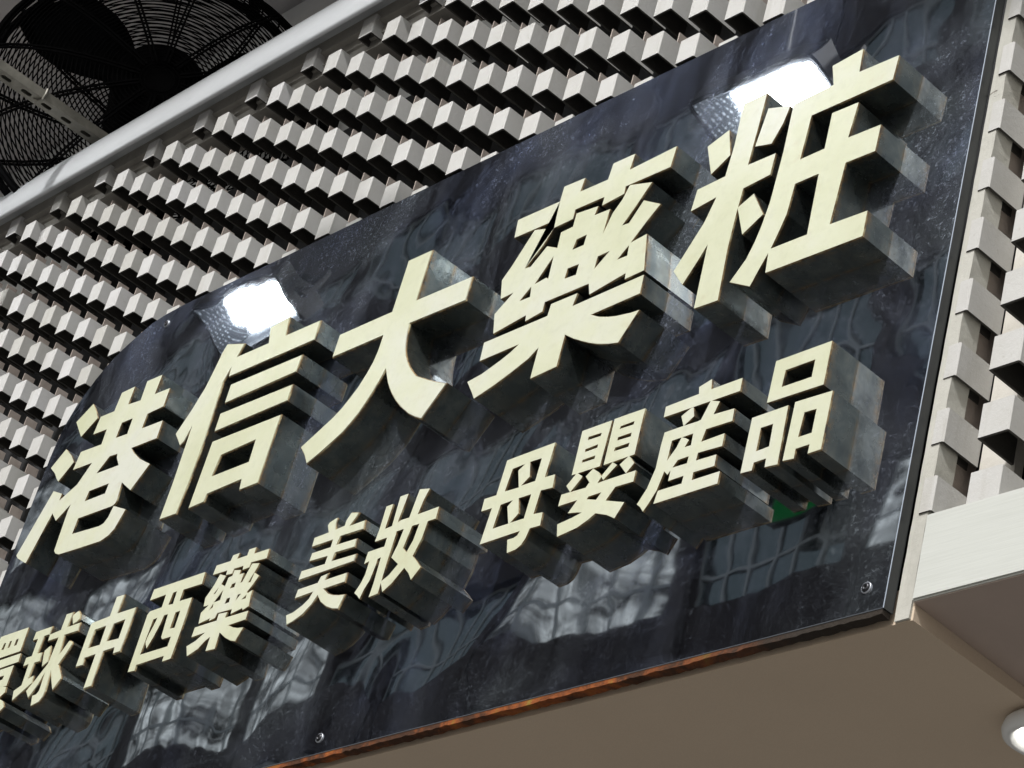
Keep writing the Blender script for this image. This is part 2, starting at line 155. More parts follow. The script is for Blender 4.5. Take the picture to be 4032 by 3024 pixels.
def mat_face():
    t = NT('cream_letter_face')
    g = t.n('ShaderNodeNewGeometry').outputs['Position']
    c = t.ramp(t.noise(3.2, 7, 0.65, g), [(0.32, (0.49, 0.50, 0.335)), (0.5, (0.55, 0.56, 0.415)), (0.66, (0.57, 0.575, 0.495))])
    mot = t.ramp(t.noise(55, 8, 0.7, g), [(0.5, 0.0), (0.75, 1.0)])
    c = t.mix(t.math('MULTIPLY', mot, 0.30), c, (0.36, 0.365, 0.27))
    rust = t.ramp(t.noise(16, 8, 0.72, g), [(0.60, 0.0), (0.78, 1.0)])
    c = t.mix(t.math('MULTIPLY', rust, 0.38), c, (0.42, 0.31, 0.18))
    return t.done(t.bsdf(c, 0.42, 0, t.bump(t.noise(90, 4, 0.6, g), 0.10, 0.002), 0.4))

def mat_rim():
    t = NT('rusty_letter_rim')
    g = t.n('ShaderNodeNewGeometry').outputs['Position']
    c = t.ramp(t.noise(45, 8, 0.75, g), [(0.36, (0.46, 0.42, 0.26)), (0.48, (0.27, 0.18, 0.085)), (0.60, (0.06, 0.042, 0.03))])
    return t.done(t.bsdf(c, 0.6, 0, t.bump(t.noise(200, 4, 0.6, g), 0.3, 0.002), 0.3))

def mat_return():
    t = NT('weathered_steel_return')
    g = t.n('ShaderNodeNewGeometry').outputs['Position']
    c = t.ramp(t.noise(22, 8, 0.7, g, 0.4), [(0.28, (0.045, 0.056, 0.060)), (0.5, (0.088, 0.105, 0.102)), (0.72, (0.155, 0.168, 0.152))])
    st = t.ramp(t.noise(30, 7, 0.72, t.map((1, 1, 0.2), src=g)), [(0.50, 0.0), (0.75, 1.0)])
    c = t.mix(t.math('MULTIPLY', st, 0.40), c, (0.19, 0.175, 0.125))
    sep = t.n('ShaderNodeSeparateXYZ'); t.l(g, sep.inputs[0])
    fr = t.n('ShaderNodeMapRange'); t.l(sep.outputs[1], fr.inputs[0])
    fr.inputs[1].default_value = -0.072; fr.inputs[2].default_value = -0.060; fr.inputs[3].default_value = 1.0; fr.inputs[4].default_value = 0.0
    bk = t.n('ShaderNodeMapRange'); t.l(sep.outputs[1], bk.inputs[0])
    bk.inputs[1].default_value = -0.026; bk.inputs[2].default_value = -0.020; bk.inputs[3].default_value = 0.0; bk.inputs[4].default_value = 1.0
    rn = t.ramp(t.noise(60, 7, 0.75, g), [(0.42, 0.0), (0.60, 1.0)])
    e = t.math('MULTIPLY', t.math('ADD', t.math('MULTIPLY', fr.outputs[0], 1.0), t.math('MULTIPLY', bk.outputs[0], 0.8)), rn, True)
    c = t.mix(t.math('MULTIPLY', e, 0.8), c, (0.22, 0.14, 0.06))
    r = t.ramp(t.noise(18, 5, 0.6, g), [(0.3, 0.16), (0.7, 0.40)])
    return t.done(t.bsdf(c, r, 0.75, t.bump(t.noise(14, 3, 0.5, g), 0.06, 0.02), 0.5))

def mat_rust():
    t = NT('rusty_steel_underside')
    g = t.n('ShaderNodeNewGeometry').outputs['Position']
    n = t.noise(9, 9, 0.75, g, 0.4)
    c = t.ramp(n, [(0.30, (0.030, 0.018, 0.012)), (0.47, (0.07, 0.03, 0.015)), (0.57, (0.26, 0.075, 0.02)), (0.67, (0.24, 0.16, 0.03)), (0.75, (0.14, 0.09, 0.055))])
    x = t.n('ShaderNodeSeparateXYZ'); t.l(g, x.inputs[0])
    mr = t.n('ShaderNodeMapRange'); t.l(x.outputs[0], mr.inputs[0]); mr.inputs[1].default_value = 1.95; mr.inputs[2].default_value = 2.25
    c = t.mix(mr.outputs[0], c, (0.035, 0.028, 0.022))
    return t.done(t.bsdf(c, 0.85, 0, t.bump(t.noise(70, 8, 0.75, g), 0.8, 0.004), 0.2))

def mat_soffit():
    t = NT('brown_painted_soffit')
    g = t.n('ShaderNodeNewGeometry').outputs['Position']
    c = t.ramp(t.noise(1.6, 6, 0.6, g), [(0.3, (0.53, 0.43, 0.325)), (0.7, (0.59, 0.48, 0.365))])
    s = t.ramp(t.noise(5, 7, 0.7, t.map((0.3, 2.2, 1), (0, 0, 0.4), g), 1.0), [(0.66, 0.0), (0.78, 1.0)])
    c = t.mix(t.math('MULTIPLY', s, 0.5), c, (0.22, 0.17, 0.13))
    gr = t.noise(900, 2, 0.5, g)
    c = t.mix(0.25, c, t.ramp(gr, [(0.3, (0.43, 0.35, 0.26)), (0.7, (0.70, 0.57, 0.44))]))
    return t.done(t.bsdf(c, 0.6, 0, t.bump(t.noise(40, 6, 0.6, g), 0.12, 0.004), 0.3))

def mat_beam(name, a, b, rough, sc=(1.2, 1, 40), metal=0.0):
    t = NT(name); g = t.n('ShaderNodeNewGeometry').outputs['Position']
    br = t.noise(8, 6, 0.7, t.map(sc, src=g))
    c = t.ramp(br, [(0.3, a), (0.7, b)])
    d = t.ramp(t.noise(40, 8, 0.7, g), [(0.66, 0.0), (0.74, 1.0)])
    c = t.mix(t.math('MULTIPLY', d, 0.4), c, (0.3, 0.29, 0.26))
    return t.done(t.bsdf(c, rough, metal, t.bump(br, 0.12, 0.002), 0.4))

def emit(name, col, st):
    t = NT(name); e = t.n('ShaderNodeEmission'); e.inputs[0].default_value = (*col, 1); e.inputs[1].default_value = st
    return t.done(e.outputs[0])

def mat_glowpane():                                       # added glow for panes bright in the reflection, broken up by noise
    t = NT('glowing_window_pane'); g = t.n('ShaderNodeNewGeometry').outputs['Position']
    a = t.ramp(t.noise(0.9, 6, 0.7, t.map((1.0, 1, 2.2), src=g), 0.6), [(0.40, 0.05), (0.52, 0.55), (0.62, 1.0)])
    b = t.ramp(t.noise(3.5, 4, 0.6, t.map((2.5, 1, 0.25), src=g)), [(0.38, 0.35), (0.56, 1.0)])
    e = t.n('ShaderNodeEmission'); e.inputs[0].default_value = (0.86, 0.93, 0.95, 1)
    t.l(t.math('MULTIPLY', t.math('MULTIPLY', a, b), 0.85), e.inputs[1]); return t.done(e.outputs[0])

def mat_dimple():
    t = NT('dimpled_reflector')
    vo = t.n('ShaderNodeTexVoronoi'); t.l(t.map((105, 105, 105)), vo.inputs['Vector']); vo.inputs['Scale'].default_value = 1.0; vo.inputs['Randomness'].default_value = 0.1
    d = t.ramp(vo.outputs['Distance'], [(0.24, (0.30, 0.32, 0.34)), (0.38, (0.05, 0.055, 0.062))])
    return t.done(t.bsdf(d, 0.9, 0.0, None, 0.0))

def mat_glass():
    t = NT('window_glass')
    return t.done(t.bsdf((0.16, 0.20, 0.20), 0.03, 0.8, t.bump(t.noise(0.8, 2), 0.05, 0.05), 1.0))

M = dict(block=mat_block(), header=mat_plaster('grey_header_plaster', (0.24, 0.225, 0.20), (0.33, 0.315, 0.285), 0.3),
    fin=mat_plaster('brown_fin_concrete', (0.30, 0.25, 0.22), (0.40, 0.35, 0.31), 0.2),
    post=mat_plaster('rough_post_plaster', (0.40, 0.39, 0.345), (0.50, 0.49, 0.445), 0.8),
    cavity_shade=simple('cavity_shade_concrete', (0.06, 0.056, 0.05), 0.9, 0, 0.3, 20, 0.3),  # near-black tone puts the shade inside and under the blocks into colour
    rough=mat_plaster('rough_back_plaster', (0.45, 0.42, 0.37), (0.62, 0.60, 0.55), 0.7),
    panel=mat_panel(), face=mat_face(), rim=mat_rim(), ret=mat_return(), rust=mat_rust(), soffit=mat_soffit(),
    soffit2=simple('dull_brown_soffit', (0.41, 0.33, 0.285), 0.6, 0, 0.12, 3, 0.1),
    beam=mat_beam('white_brushed_beam', (0.47, 0.48, 0.445), (0.54, 0.55, 0.515), 0.45),
    coping=mat_beam('pale_grey_coping', (0.46, 0.475, 0.49), (0.52, 0.535, 0.55), 0.5, (1, 1, 3)),
    black=matte('black_wire', (0.004, 0.004, 0.0045)),
    blade=matte('dark_fan_blade', (0.010, 0.011, 0.012)),
    strut=simple('zinc_strut', (0.26, 0.25, 0.215), 0.5, 0.35, 0.3, 25, 0.1),
    edge=simple('polished_panel_edge', (0.33, 0.37, 0.43), 0.25, 0.6, 0.1, 30, 0.02),
    side=simple('dark_panel_side', (0.018, 0.022, 0.025), 0.3, 0, 0.4, 14, 0.05),
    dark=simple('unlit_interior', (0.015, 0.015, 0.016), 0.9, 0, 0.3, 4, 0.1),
    upper=mat_plaster('grey_upper_wall', (0.56, 0.55, 0.56), (0.64, 0.63, 0.64), 0.1),
    white=simple('white_paint', (0.72, 0.73, 0.72), 0.5, 0, 0.12, 5, 0.1),
    housing=simple('lamp_housing', (0.02, 0.021, 0.023), 0.45, 0.5, 0.2, 20, 0.1),
    tube=emit('floodlight_tube', (0.93, 0.97, 1.0), LAMP), dimple=mat_dimple(),
    down=emit('downlight_diffuser', (1.0, 0.97, 0.90), 16.0),
    glowpane=mat_glowpane(),
    green=emit('green_sign_light', (0.04, 0.8, 0.2), 0.075),
    facade=simple('purple_brown_facade', (0.034, 0.024, 0.025), 0.8, 0, 0.25, 0.6, 0.1),
    frame=simple('window_frame', (0.42, 0.45, 0.45), 0.5, 0.2, 0.2, 4, 0.05), glass=mat_glass(),
    paving=simple('grey_paving', (0.18, 0.172, 0.16), 0.8, 0, 0.25, 2, 0.2), asphalt=simple('asphalt', (0.05, 0.05, 0.052), 0.85, 0, 0.3, 3, 0.3),
    screw=simple('dark_screw', (0.05, 0.05, 0.055), 0.35, 0.8, 0.3, 60, 0.1), ring=simple('polish_mark', (0.40, 0.42, 0.46), 0.3, 0.6, 0.3, 60, 0.05))

# ------------------------------------------------------------------ object helpers
def obj(name, bm, mats, parent=None, smooth=False):
    me = bpy.data.meshes.new(name); bm.to_mesh(me); bm.free()
    for mm in (mats if isinstance(mats, (list, tuple)) else [mats]): me.materials.append(mm)
    if smooth:
        for p in me.polygons: p.use_smooth = True
    o = bpy.data.objects.new(name, me); COL.objects.link(o)
    if parent: o.parent = parent
    return o
def thing(name, label, cat, loc=(0, 0, 0), group=None):
    o = bpy.data.objects.new(name, None); COL.objects.link(o); o.location = loc; o.empty_display_size = 0.05
    o['label'] = label; o['category'] = cat
    if group: o['group'] = group
    return o
def tag(o, label, cat, group=None):
    o['label'] = label; o['category'] = cat
    if group: o['group'] = group
    return o
def structure(o): o['kind'] = 'structure'; return o

def box(bm, x0, x1, y0, y1, z0, z1, mi=0):
    vs = [bm.verts.new((x, y, z)) for x in (x0, x1) for y in (y0, y1) for z in (z0, z1)]
    fs = [(0, 1, 3, 2), (4, 6, 7, 5), (0, 4, 5, 1), (2, 3, 7, 6), (0, 2, 6, 4), (1, 5, 7, 3)]
    r = [bm.faces.new([vs[i] for i in f]) for f in fs]
    for f in r: f.material_index = mi
    return r
def prism_z(bm, pts, z0, z1, mi=0):                      # closed plan outline, extruded upwards
    a = [bm.verts.new((x, y, z0)) for x, y in pts]; b = [bm.verts.new((x, y, z1)) for x, y in pts]
    n = len(pts); fs = [bm.faces.new(a[::-1]), bm.faces.new(b)]
    for i in range(n): fs.append(bm.faces.new((a[i], a[(i + 1) % n], b[(i + 1) % n], b[i])))
    for f in fs: f.material_index = mi
    bmesh.ops.recalc_face_normals(bm, faces=fs); return fs
def prism_x(bm, pts, x0, x1, mi=0):                      # profile in (y, z), extruded along x
    a = [bm.verts.new((x0, y, z)) for y, z in pts]; b = [bm.verts.new((x1, y, z)) for y, z in pts]
    n = len(pts); fs = [bm.faces.new(a), bm.faces.new(b[::-1])]
    for i in range(n): fs.append(bm.faces.new((a[i], b[i], b[(i + 1) % n], a[(i + 1) % n])))
    for f in fs: f.material_index = mi
    bmesh.ops.recalc_face_normals(bm, faces=fs); return fs
def tube(bm, pts, r, seg=6, closed=False):
    pts = [Vector(p) for p in pts]; n = len(pts); rings = []
    for i, p in enumerate(pts):
        a = pts[(i - 1) % n] if (closed or i > 0) else p; b = pts[(i + 1) % n] if (closed or i < n - 1) else p
        d = (b - a).normalized(); u = d.orthogonal().normalized()
        if rings: u = (pu - d * pu.dot(d)).normalized()
        pu = u; v = d.cross(u)
        rings.append([bm.verts.new(p + (u * math.cos(k * 2 * math.pi / seg) + v * math.sin(k * 2 * math.pi / seg)) * r) for k in range(seg)])
    for i in range(n if closed else n - 1):
        A, B = rings[i], rings[(i + 1) % n]
        sh = 0
        if closed and i == n - 1:
            sh = min(range(seg), key=lambda q: (A[0].co - B[q].co).length)
        for k in range(seg): bm.faces.new((A[k], A[(k + 1) % seg], B[(k + 1 + sh) % seg], B[(k + sh) % seg]))
    if not closed: bm.faces.new(rings[0][::-1]); bm.faces.new(rings[-1])
def lathe(bm, prof, seg=40, mi=0):                       # profile in (r, z) about the z axis
    R = []
    for r, z in prof: R.append([bm.verts.new((r * math.cos(k * 2 * math.pi / seg), r * math.sin(k * 2 * math.pi / seg), z)) for k in range(seg)])
    for i in range(len(R) - 1):
        for k in range(seg):
            f = bm.faces.new((R[i][k], R[i][(k + 1) % seg], R[i + 1][(k + 1) % seg], R[i + 1][k])); f.material_index = mi; f.smooth = True

Z = lambda z: BZ + 0.1 * z                                # lattice units (0.1 m) to metres

# ================================================================== GROUND
bm = bmesh.new(); box(bm, -150, 150, -150, 150, -0.4, -0.15); structure(obj('road', bm, M['asphalt']))
bm = bmesh.new(); box(bm, -60, 60, -5, 8, -0.149, 0.0); structure(obj('pavement', bm, M['paving']))

# ================================================================== LATTICE WALL (units of 0.1 m)
PZ = 0.5093; BW = 0.4387
TL, TOPZ, BOTZ, RX = -0.85, -6.46, -18.38, 23.94
def u_block(bm, xr, wd, zt, ht, y0, dp, t, jit, lug=False):
    # hollow U-shaped block: front plate and two side plates, open at the bottom
    x0, x1 = xr - wd, xr; b = 0.018
    j = lambda: random.uniform(-jit, jit)
    x0 += j(); x1 += j(); yf = y0 + random.uniform(-jit, jit) * 1.2; dz = j()
    P = [(x0, y0 + dp), (x0, yf + b), (x0 + b, yf), (x1 - b, yf), (x1, yf + b), (x1, y0 + dp), (x1 - t, y0 + dp), (x1 - t, yf + t), (x0 + t, yf + t), (x0 + t, y0 + dp)]
    fs = prism_z(bm, [(x * .1, y * .1) for x, y in P], Z(zt - ht + dz), Z(zt + dz))
    for k in (0, 8, 9, 10): fs[k].material_index = 1              # underside and inner faces coloured dark for their shade
    box(bm, (x0 + t) * .1 + .0002, (x1 - t) * .1 - .0002, (yf + t) * .1 + .0002, (y0 + dp) * .1 - .0002, Z(zt + dz) - .006, Z(zt + dz) - .0008, 1)  # added cap shuts the top so no light falls in
    if lug: box(bm, (x1 - t) * .1 + .0004, x1 * .1 - .0006, (y0 + .36) * .1, (y0 + .64) * .1, Z(zt + dz) + .0001, Z(zt + dz) + .022 + random.uniform(-.002, .002), 2)
def behind_panel(x0, x1, z0, z1): return x0 > TL + .2 and z1 < TOPZ - .35 and not (x1 < 3.2 and z1 > -9.2)
cells = []
for i in range(-34, 22):
    for j in range(0, -38, -1):
        if (i + j) % 2: continue
        x1, z1 = i, j * PZ; x0, z0 = x1 - BW, z1 - PZ
        if behind_panel(x0, x1, z0, z1): continue
        if x1 > 22.5: continue
        cells.append((i, j))
R3 = (right, down, fwd); CP = camo.matrix_world.translation
def px(p):
    d = Vector(p) - CP; q = [r.dot(d) for r in R3]
    return 2016 + 10418.57 * q[0] / q[2], 1512 + 10418.57 * q[1] / q[2]
def size_in_view(i, j):                                   # front-face area in the photo, 0 outside the frame
    P = [px((.1 * x, 0, Z(z))) for x, z in ((i - BW, j * PZ), (i, j * PZ), (i, j * PZ - PZ), (i - BW, j * PZ - PZ))]
    cx = sum(p[0] for p in P) / 4; cy = sum(p[1] for p in P) / 4
    if not (0 < cx < 4032 and 0 < cy < 3024): return 0
    return abs(sum(P[k][0] * P[(k + 1) % 4][1] - P[(k + 1) % 4][0] * P[k][1] for k in range(4))) / 2
order = sorted(cells, key=lambda c: -size_in_view(*c))
wall = thing('lattice_wall', 'pale concrete lattice wall of staggered cube blocks around the black sign', 'wall', (0, 0, Z(-18)))
def under(o, p): o.parent = p; o.matrix_parent_inverse = Matrix.Translation(-Vector(p.location)); return o
for (i, j) in order[:100]:
    bm = bmesh.new(); u_block(bm, i, BW, j * PZ, PZ - .006, 0, .74, .038, .012, True); under(obj('block', bm, [M['block'], M['cavity_shade'], M['fin']]), wall)
bm = bmesh.new()
for (i, j) in order[100:]: u_block(bm, i, BW, j * PZ, PZ - .006, 0, .74, .038, .012, True)
o = under(obj('block_field', bm, [M['block'], M['cavity_shade'], M['fin']]), wall); o['kind'] = 'stuff'
bm = bmesh.new()
prism_x(bm, [(.030, Z(-.60)), (.030, Z(-.36)), (.024, Z(-.34)), (.024, Z(-.12)), (.010, Z(-.10)), (.010, Z(1.2)), (.10, Z(1.2)), (.10, Z(-.60))], -3.6, 2.40)
under(obj('header', bm, M['header']), wall)
bm = bmesh.new()
prism_x(bm, [(-.004, Z(.24)), (-.022, Z(-.02)), (-.029, Z(-.16)), (-.034, Z(-.02)), (-.034, Z(.25)), (-.031, Z(.50)), (-.024, Z(.78)), (-.012, Z(1.06)), (.004, Z(1.28)), (.06, Z(1.42)), (.06, Z(.24))], -3.8, 2.38)
cop = obj('coping', bm, M['coping']); under(cop, wall)
for p in cop.data.polygons: p.use_smooth = abs(p.normal.x) < .5
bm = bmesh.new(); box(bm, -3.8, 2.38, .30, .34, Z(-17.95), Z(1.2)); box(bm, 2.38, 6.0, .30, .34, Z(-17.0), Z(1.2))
under(obj('backing', bm, M['dark']), wall)  # black colour stands in for the unlit space behind the blocks

# right-hand bay of the same wall, beyond the post
post = thing('corner_post', 'narrow rough plaster post along the right edge of the black sign', 'post', (2.41, .02, Z(-18.4)))
bm = bmesh.new(); box(bm, 2.3965, 2.4205, 0, .036, Z(-18.48), Z(24))
bmesh.ops.subdivide_edges(bm, edges=[e for e in bm.edges if abs(e.verts[0].co.z - e.verts[1].co.z) > 1], cuts=170)
for v in bm.verts:
    if v.co.x > 2.41: v.co.x += random.uniform(-.0011, .0006)
    v.co.y += random.uniform(-.0004, .0004)
under(obj('shaft', bm, M['post']), post)
bay = thing('lattice_wall', 'second lattice wall with larger blocks above the white beam', 'wall', (2.6, 0, Z(-18)))
for k in range(-24, 10):
    zt = -16.42 + 1.0385 * (k + 9) if False else -11.23 - 1.0385 * k
    if zt > 16 or zt < -17.0: continue
    bm = bmesh.new(); u_block(bm, 24.275, .115 + .10, zt, .52, -.022, .70, .04, .004)
    under(obj('block', bm, [M['block'], M['cavity_shade'], M['fin']]), bay)
for c, xr in enumerate((25.35, 26.42, 27.49, 28.56)):
    for k in range(-24, 10):
        zt = -11.35 - 1.0385 * k
        if zt > 16 or zt < -17.2: continue
        bm = bmesh.new(); u_block(bm, xr, .51, zt, .52, -.02, .70, .04, .006)
        under(obj('block', bm, [M['block'], M['cavity_shade'], M['fin']]), bay)
bm = bmesh.new()
for c in range(4, 32):
    for k in range(-12, 6):
        u_block(bm, 25.35 + 1.07 * c, .51, -11.35 - 1.0385 * k, .52, -.02, .70, .04, .006)
o = under(obj('block_field', bm, [M['block'], M['cavity_shade'], M['fin']]), bay); o['kind'] = 'stuff'
bm = bmesh.new()
for xr in [24.275] + [25.35 + 1.07 * c for c in range(32)]: box(bm, (xr + .02) * .1, (xr + .62) * .1, .0690, .085, Z(-18.2), Z(24))
under(obj('back_strips', bm, M['rough']), bay)

bm = bmesh.new(); box(bm, 2.37, 2.4085, .0375, .085, Z(-18.2), Z(24)); under(obj('inner_fin', bm, M['fin']), bay)  # darker material puts the recess shadow into the colour
beam = thing('white_beam', 'white brushed metal beam under the second lattice wall', 'beam', (4.2, .02, Z(-18.26)))
bm = bmesh.new(); box(bm, 2.4225, 6.0, -.004, .030, Z(-18.26), Z(-17.0))
bmesh.ops.bevel(bm, geom=bm.edges[:], offset=.0025, segments=2, affect='EDGES'); under(obj('fascia', bm, M['beam']), beam)

# ================================================================== CANOPY UNDERSIDE
can = thing('canopy', 'brown painted canopy underside below the black sign', 'canopy', (1, .5, Z(-18.5)))
def slab(name, pts, zt, mt):                              # a slab whose lower face is the given corners
    bm = bmesh.new(); lo = [bm.verts.new(p) for p in pts]; hi = [bm.verts.new((p[0], p[1], zt)) for p in pts]; n = len(pts)
    bm.faces.new(lo[::-1]); bm.faces.new(hi)
    for k in range(n): bm.faces.new((lo[k], lo[(k + 1) % n], hi[(k + 1) % n], hi[k]))
    bmesh.ops.recalc_face_normals(bm, faces=bm.faces[:]); return under(obj(name, bm, mt), can)
slab('soffit', [(-6, .004, Z(-18.45)), (2.424, .004, Z(-18.50)), (2.424, 26, Z(-18.50)), (-6, 26, Z(-18.45))], Z(-18.0), M['soffit'])
slab('side_soffit', [(2.4245, .0, Z(-18.275)), (6, .0, Z(-18.275)), (6, 3.0, Z(-18.95)), (2.4245, 3.0, Z(-18.95))], Z(-17.9), M['soffit2'])
bm = bmesh.new(); box(bm, -6, 12, 26.01, 26.2, 0, Z(-17)); tag(obj('shop_wall', bm, M['facade']), 'plain dark shop wall at the back under the brown canopy', 'wall')

dl = thing('downlight', 'lit round white downlight under the brown canopy', 'light', (2.4147, .29, Z(-18.5)))
bm = bmesh.new(); lathe(bm, [(.0, 0), (.052, -.002), (.058, -.008), (.060, -.016), (.058, -.024), (.052, -.028), (.046, -.027), (.036, -.012)]); o = obj('ring', bm, M['white'], dl)
bm = bmesh.new(); lathe(bm, [(.0362, -.0118), (.025, -.0135), (.0001, -.014)]); obj('diffuser', bm, M['down'], dl)

# ================================================================== THE SIGN
sign = thing('shop_sign', 'glossy black shop sign with raised cream Chinese characters', 'sign', (1.2, 0, Z(-18.38)))
L = [(6.0, -6.46), (2.6, -6.44), (1.98, -6.47), (1.5, -6.55), (1.1, -6.70), (.62, -6.91), (.19, -7.18), (-.10, -7.45), (-.34, -7.75), (-.55, -8.05), (-.70, -8.38), (-.79, -8.75), (-.83, -9.2), (-.85, -10.2), (-.85, -18.38), (RX, BOTZ), (RX, -6.46)]
bm = bmesh.new()
f = bm.faces.new([bm.verts.new((x * .1, -.020, Z(z))) for x, z in L])
if f.normal.y > 0: f.normal_flip()
ex = bmesh.ops.extrude_face_region(bm, geom=[f])
for v in [g for g in ex['geom'] if isinstance(g, bmesh.types.BMVert)]: v.co.y = -.0015
bmesh.ops.recalc_face_normals(bm, faces=bm.faces[:])
front = [e for e in bm.edges if all(abs(v.co.y + .020) < 1e-5 for v in e.verts)]
before = set(bm.faces)
res = bmesh.ops.bevel(bm, geom=front, offset=.0009, segments=1, affect='EDGES')
for fc in bm.faces:
    n = fc.normal
    fc.material_index = 0 if n.y < -.95 else (2 if n.y < -.3 else 1)
    if n.z < -.9: fc.material_index = 1
pan = obj('panel', bm, [M['panel'], M['side'], M['edge']]); under(pan, sign)
# the mirror wobble reads object space, so give the panel its own origin near the sign's middle
off = Vector((1.2, -.02, Z(-12))); pan.data.transform(Matrix.Translation(-off)); pan.matrix_parent_inverse = Matrix.Identity(4); pan.location = off - Vector(sign.location)
bm = bmesh.new()
box(bm, -.083, 2.392, -.0185, -.0030, Z(-18.46), Z(-18.383))
bmesh.ops.subdivide_edges(bm, edges=[e for e in bm.edges if abs(e.verts[0].co.x - e.verts[1].co.x) > 1], cuts=240)
for v in bm.verts:
    if v.co.z < Z(-18.42): v.co.z += random.uniform(-.0012, .0015)
under(obj('bottom_flange', bm, M['rust']), sign)
def screw(x, z):
    bm = bmesh.new(); lathe(bm, [(.0085, 0), (.0080, .0016), (.0070, .0016)], 20, 1); lathe(bm, [(.0062, .0004), (.0062, .0022), (.0045, .0040), (.0022, .0034), (.0018, .0012), (.0001, .0010)], 18, 0)
    bm.transform(Matrix.Translation((x * .1, -.0203, Z(z))) @ Matrix.Rotation(math.pi / 2, 4, 'X'))
    under(obj('screw', bm, [M['screw'], M['ring']]), sign)
for x, z in ((23.59, -18.02), (12.35, -18.10), (2.17, -6.78)): screw(x, z)

def in_poly(p, poly):
    x, y = p; c = False; n = len(poly)
    for k in range(n):
        (x1, y1), (x2, y2) = poly[k], poly[(k + 1) % n]
        if (y1 > y) != (y2 > y) and x < (x2 - x1) * (y - y1) / (y2 - y1) + x1: c = not c
    return c
def tri_glyph(pos, neg):
    vs, es = [], []
    for poly in pos + neg:
        b = len(vs); n = len(poly); vs += [Vector(p) for p in poly]; es += [(b + k, b + (k + 1) % n) for k in range(n)]
    V, _, F, *_ = delaunay_2d_cdt(vs, es, [], 0, 1e-6)
    keep = []
    for f in F:
        c = [sum(V[k][q] for k in f) / len(f) for q in (0, 1)]
        if any(in_poly(c, P) for P in pos) and not any(in_poly(c, P) for P in neg): keep.append(f)
    return V, keep
def extrude_glyph(V, F, y0, y1, back, bev=0.0, mi_side=0):
    bm = bmesh.new(); used = {}
    def vert(k, y):
        if (k, y) not in used: used[(k, y)] = bm.verts.new((V[k][0], y, Z(0) + V[k][1]))
        return used[(k, y)]
    cnt = {}
    for f in F:
        for a in range(3):
            e = (f[a], f[(a + 1) % 3]); cnt[tuple(sorted(e))] = cnt.get(tuple(sorted(e)), 0) + 1
    for f in F:
        fc = bm.faces.new([vert(k, y0) for k in f])
        if back: bm.faces.new([vert(k, y1) for k in f[::-1]])
    for f in F:
        for a in range(3):
            p, q = f[a], f[(a + 1) % 3]
            if cnt[tuple(sorted((p, q)))] == 1:
                s = bm.faces.new((vert(p, y0), vert(p, y1), vert(q, y1), vert(q, y0))); s.material_index = mi_side
    bmesh.ops.recalc_face_normals(bm, faces=bm.faces[:])
    bmesh.ops.dissolve_limit(bm, angle_limit=.01, verts=bm.verts[:], edges=bm.edges[:], delimit={'MATERIAL'})
    if bev:
        fe = [e for e in bm.edges if all(abs(v.co.y - y0) < 1e-6 for v in e.verts) and len(e.link_faces) == 2 and any(abs(fc.normal.y) < .5 for fc in e.link_faces)]
        bmesh.ops.bevel(bm, geom=fe, offset=bev, segments=2, affect='EDGES', clamp_overlap=True, material=-1)
    return bm
NAMES = dict(harbour='港', trust='信', grand='大', medicine='藥', cosmetics='粧', ring='環', globe='球', middle='中', western='西', remedy='藥', beauty='美', makeup='妝', mother='母', infant='嬰', produce='產', product='品')
BIG = ('harbour', 'trust', 'grand', 'medicine', 'cosmetics')
for nm, (pos, neg) in LETTERS.items():
    pos = [[(x * 1e-4, z * 1e-4) for x, z in P] for P in pos]; neg = [[(x * 1e-4, z * 1e-4) for x, z in P] for P in neg]
    V, F = tri_glyph(pos, neg)
    body = extrude_glyph(V, F, -.0712, -.0195, False)
    b = under(obj('raised_character', body, M['ret']), sign)
    b['label'] = ('large' if nm in BIG else 'small') + ' cream character ' + NAMES[nm] + (' in the top row' if nm in BIG else ' in the bottom row')
    fp = extrude_glyph(V, F, -.0750, -.0716, True, .0017, 1)
    fo = obj('face_plate', fp, [M['face'], M['rim']], b)

# ================================================================== FAN ABOVE THE COPING
fan = thing('cage_fan', 'large black wire cage fan behind the pale coping', 'fan', (-.74, .20, Z(4.5)))
fan.rotation_euler = (math.radians(90), 0, math.radians(60))     # local +Z is the blowing side, turned to the street
def ring(r, z, n=72): return [(r * math.cos(k * 2 * math.pi / n), r * math.sin(k * 2 * math.pi / n), z) for k in range(n)]
def dome(t): return .44 * t, .10 * (1 - t ** 3.0) + .045           # radius and height of the front guard
for side in (1, -1):
    bm = bmesh.new()
    for k in range(1, 37):
        r, z = dome(.06 + .94 * k / 36.0); tube(bm, ring(r, side * z), .0020, 5, True)
    for k in range(12):
        for da in (-.022, .022):
            a = k * math.pi / 6 + (.0 if side > 0 else .13)
            pts = []
            for q in range(9):
                r, z = dome(.12 + .88 * q / 8); off_ = da * .22
                pts.append((r * math.cos(a) - off_ * math.sin(a), r * math.sin(a) + off_ * math.cos(a), side * (z + .003)))
            tube(bm, pts, .0036, 4)
    obj('front_guard' if side > 0 else 'rear_guard', bm, M['black'], fan)
bm = bmesh.new(); tube(bm, ring(.443, .03), .011, 8, True); tube(bm, ring(.443, -.03), .011, 8, True)
for k in range(48):
    a = k * math.pi / 24; tube(bm, [(.443 * math.cos(a), .443 * math.sin(a), -.04), (.443 * math.cos(a), .443 * math.sin(a), .04)], .003, 4)
for k in range(6):
    a = k * math.pi / 3 + .2; bm2 = box(bm, -.016, .016, -.012, .012, -.05, .05)
    bmesh.ops.transform(bm, matrix=Matrix.Rotation(a, 4, 'Z') @ Matrix.Translation((.452, 0, 0)), verts=list({v for f_ in bm2 for v in f_.verts}))
obj('rim', bm, M['black'], fan)
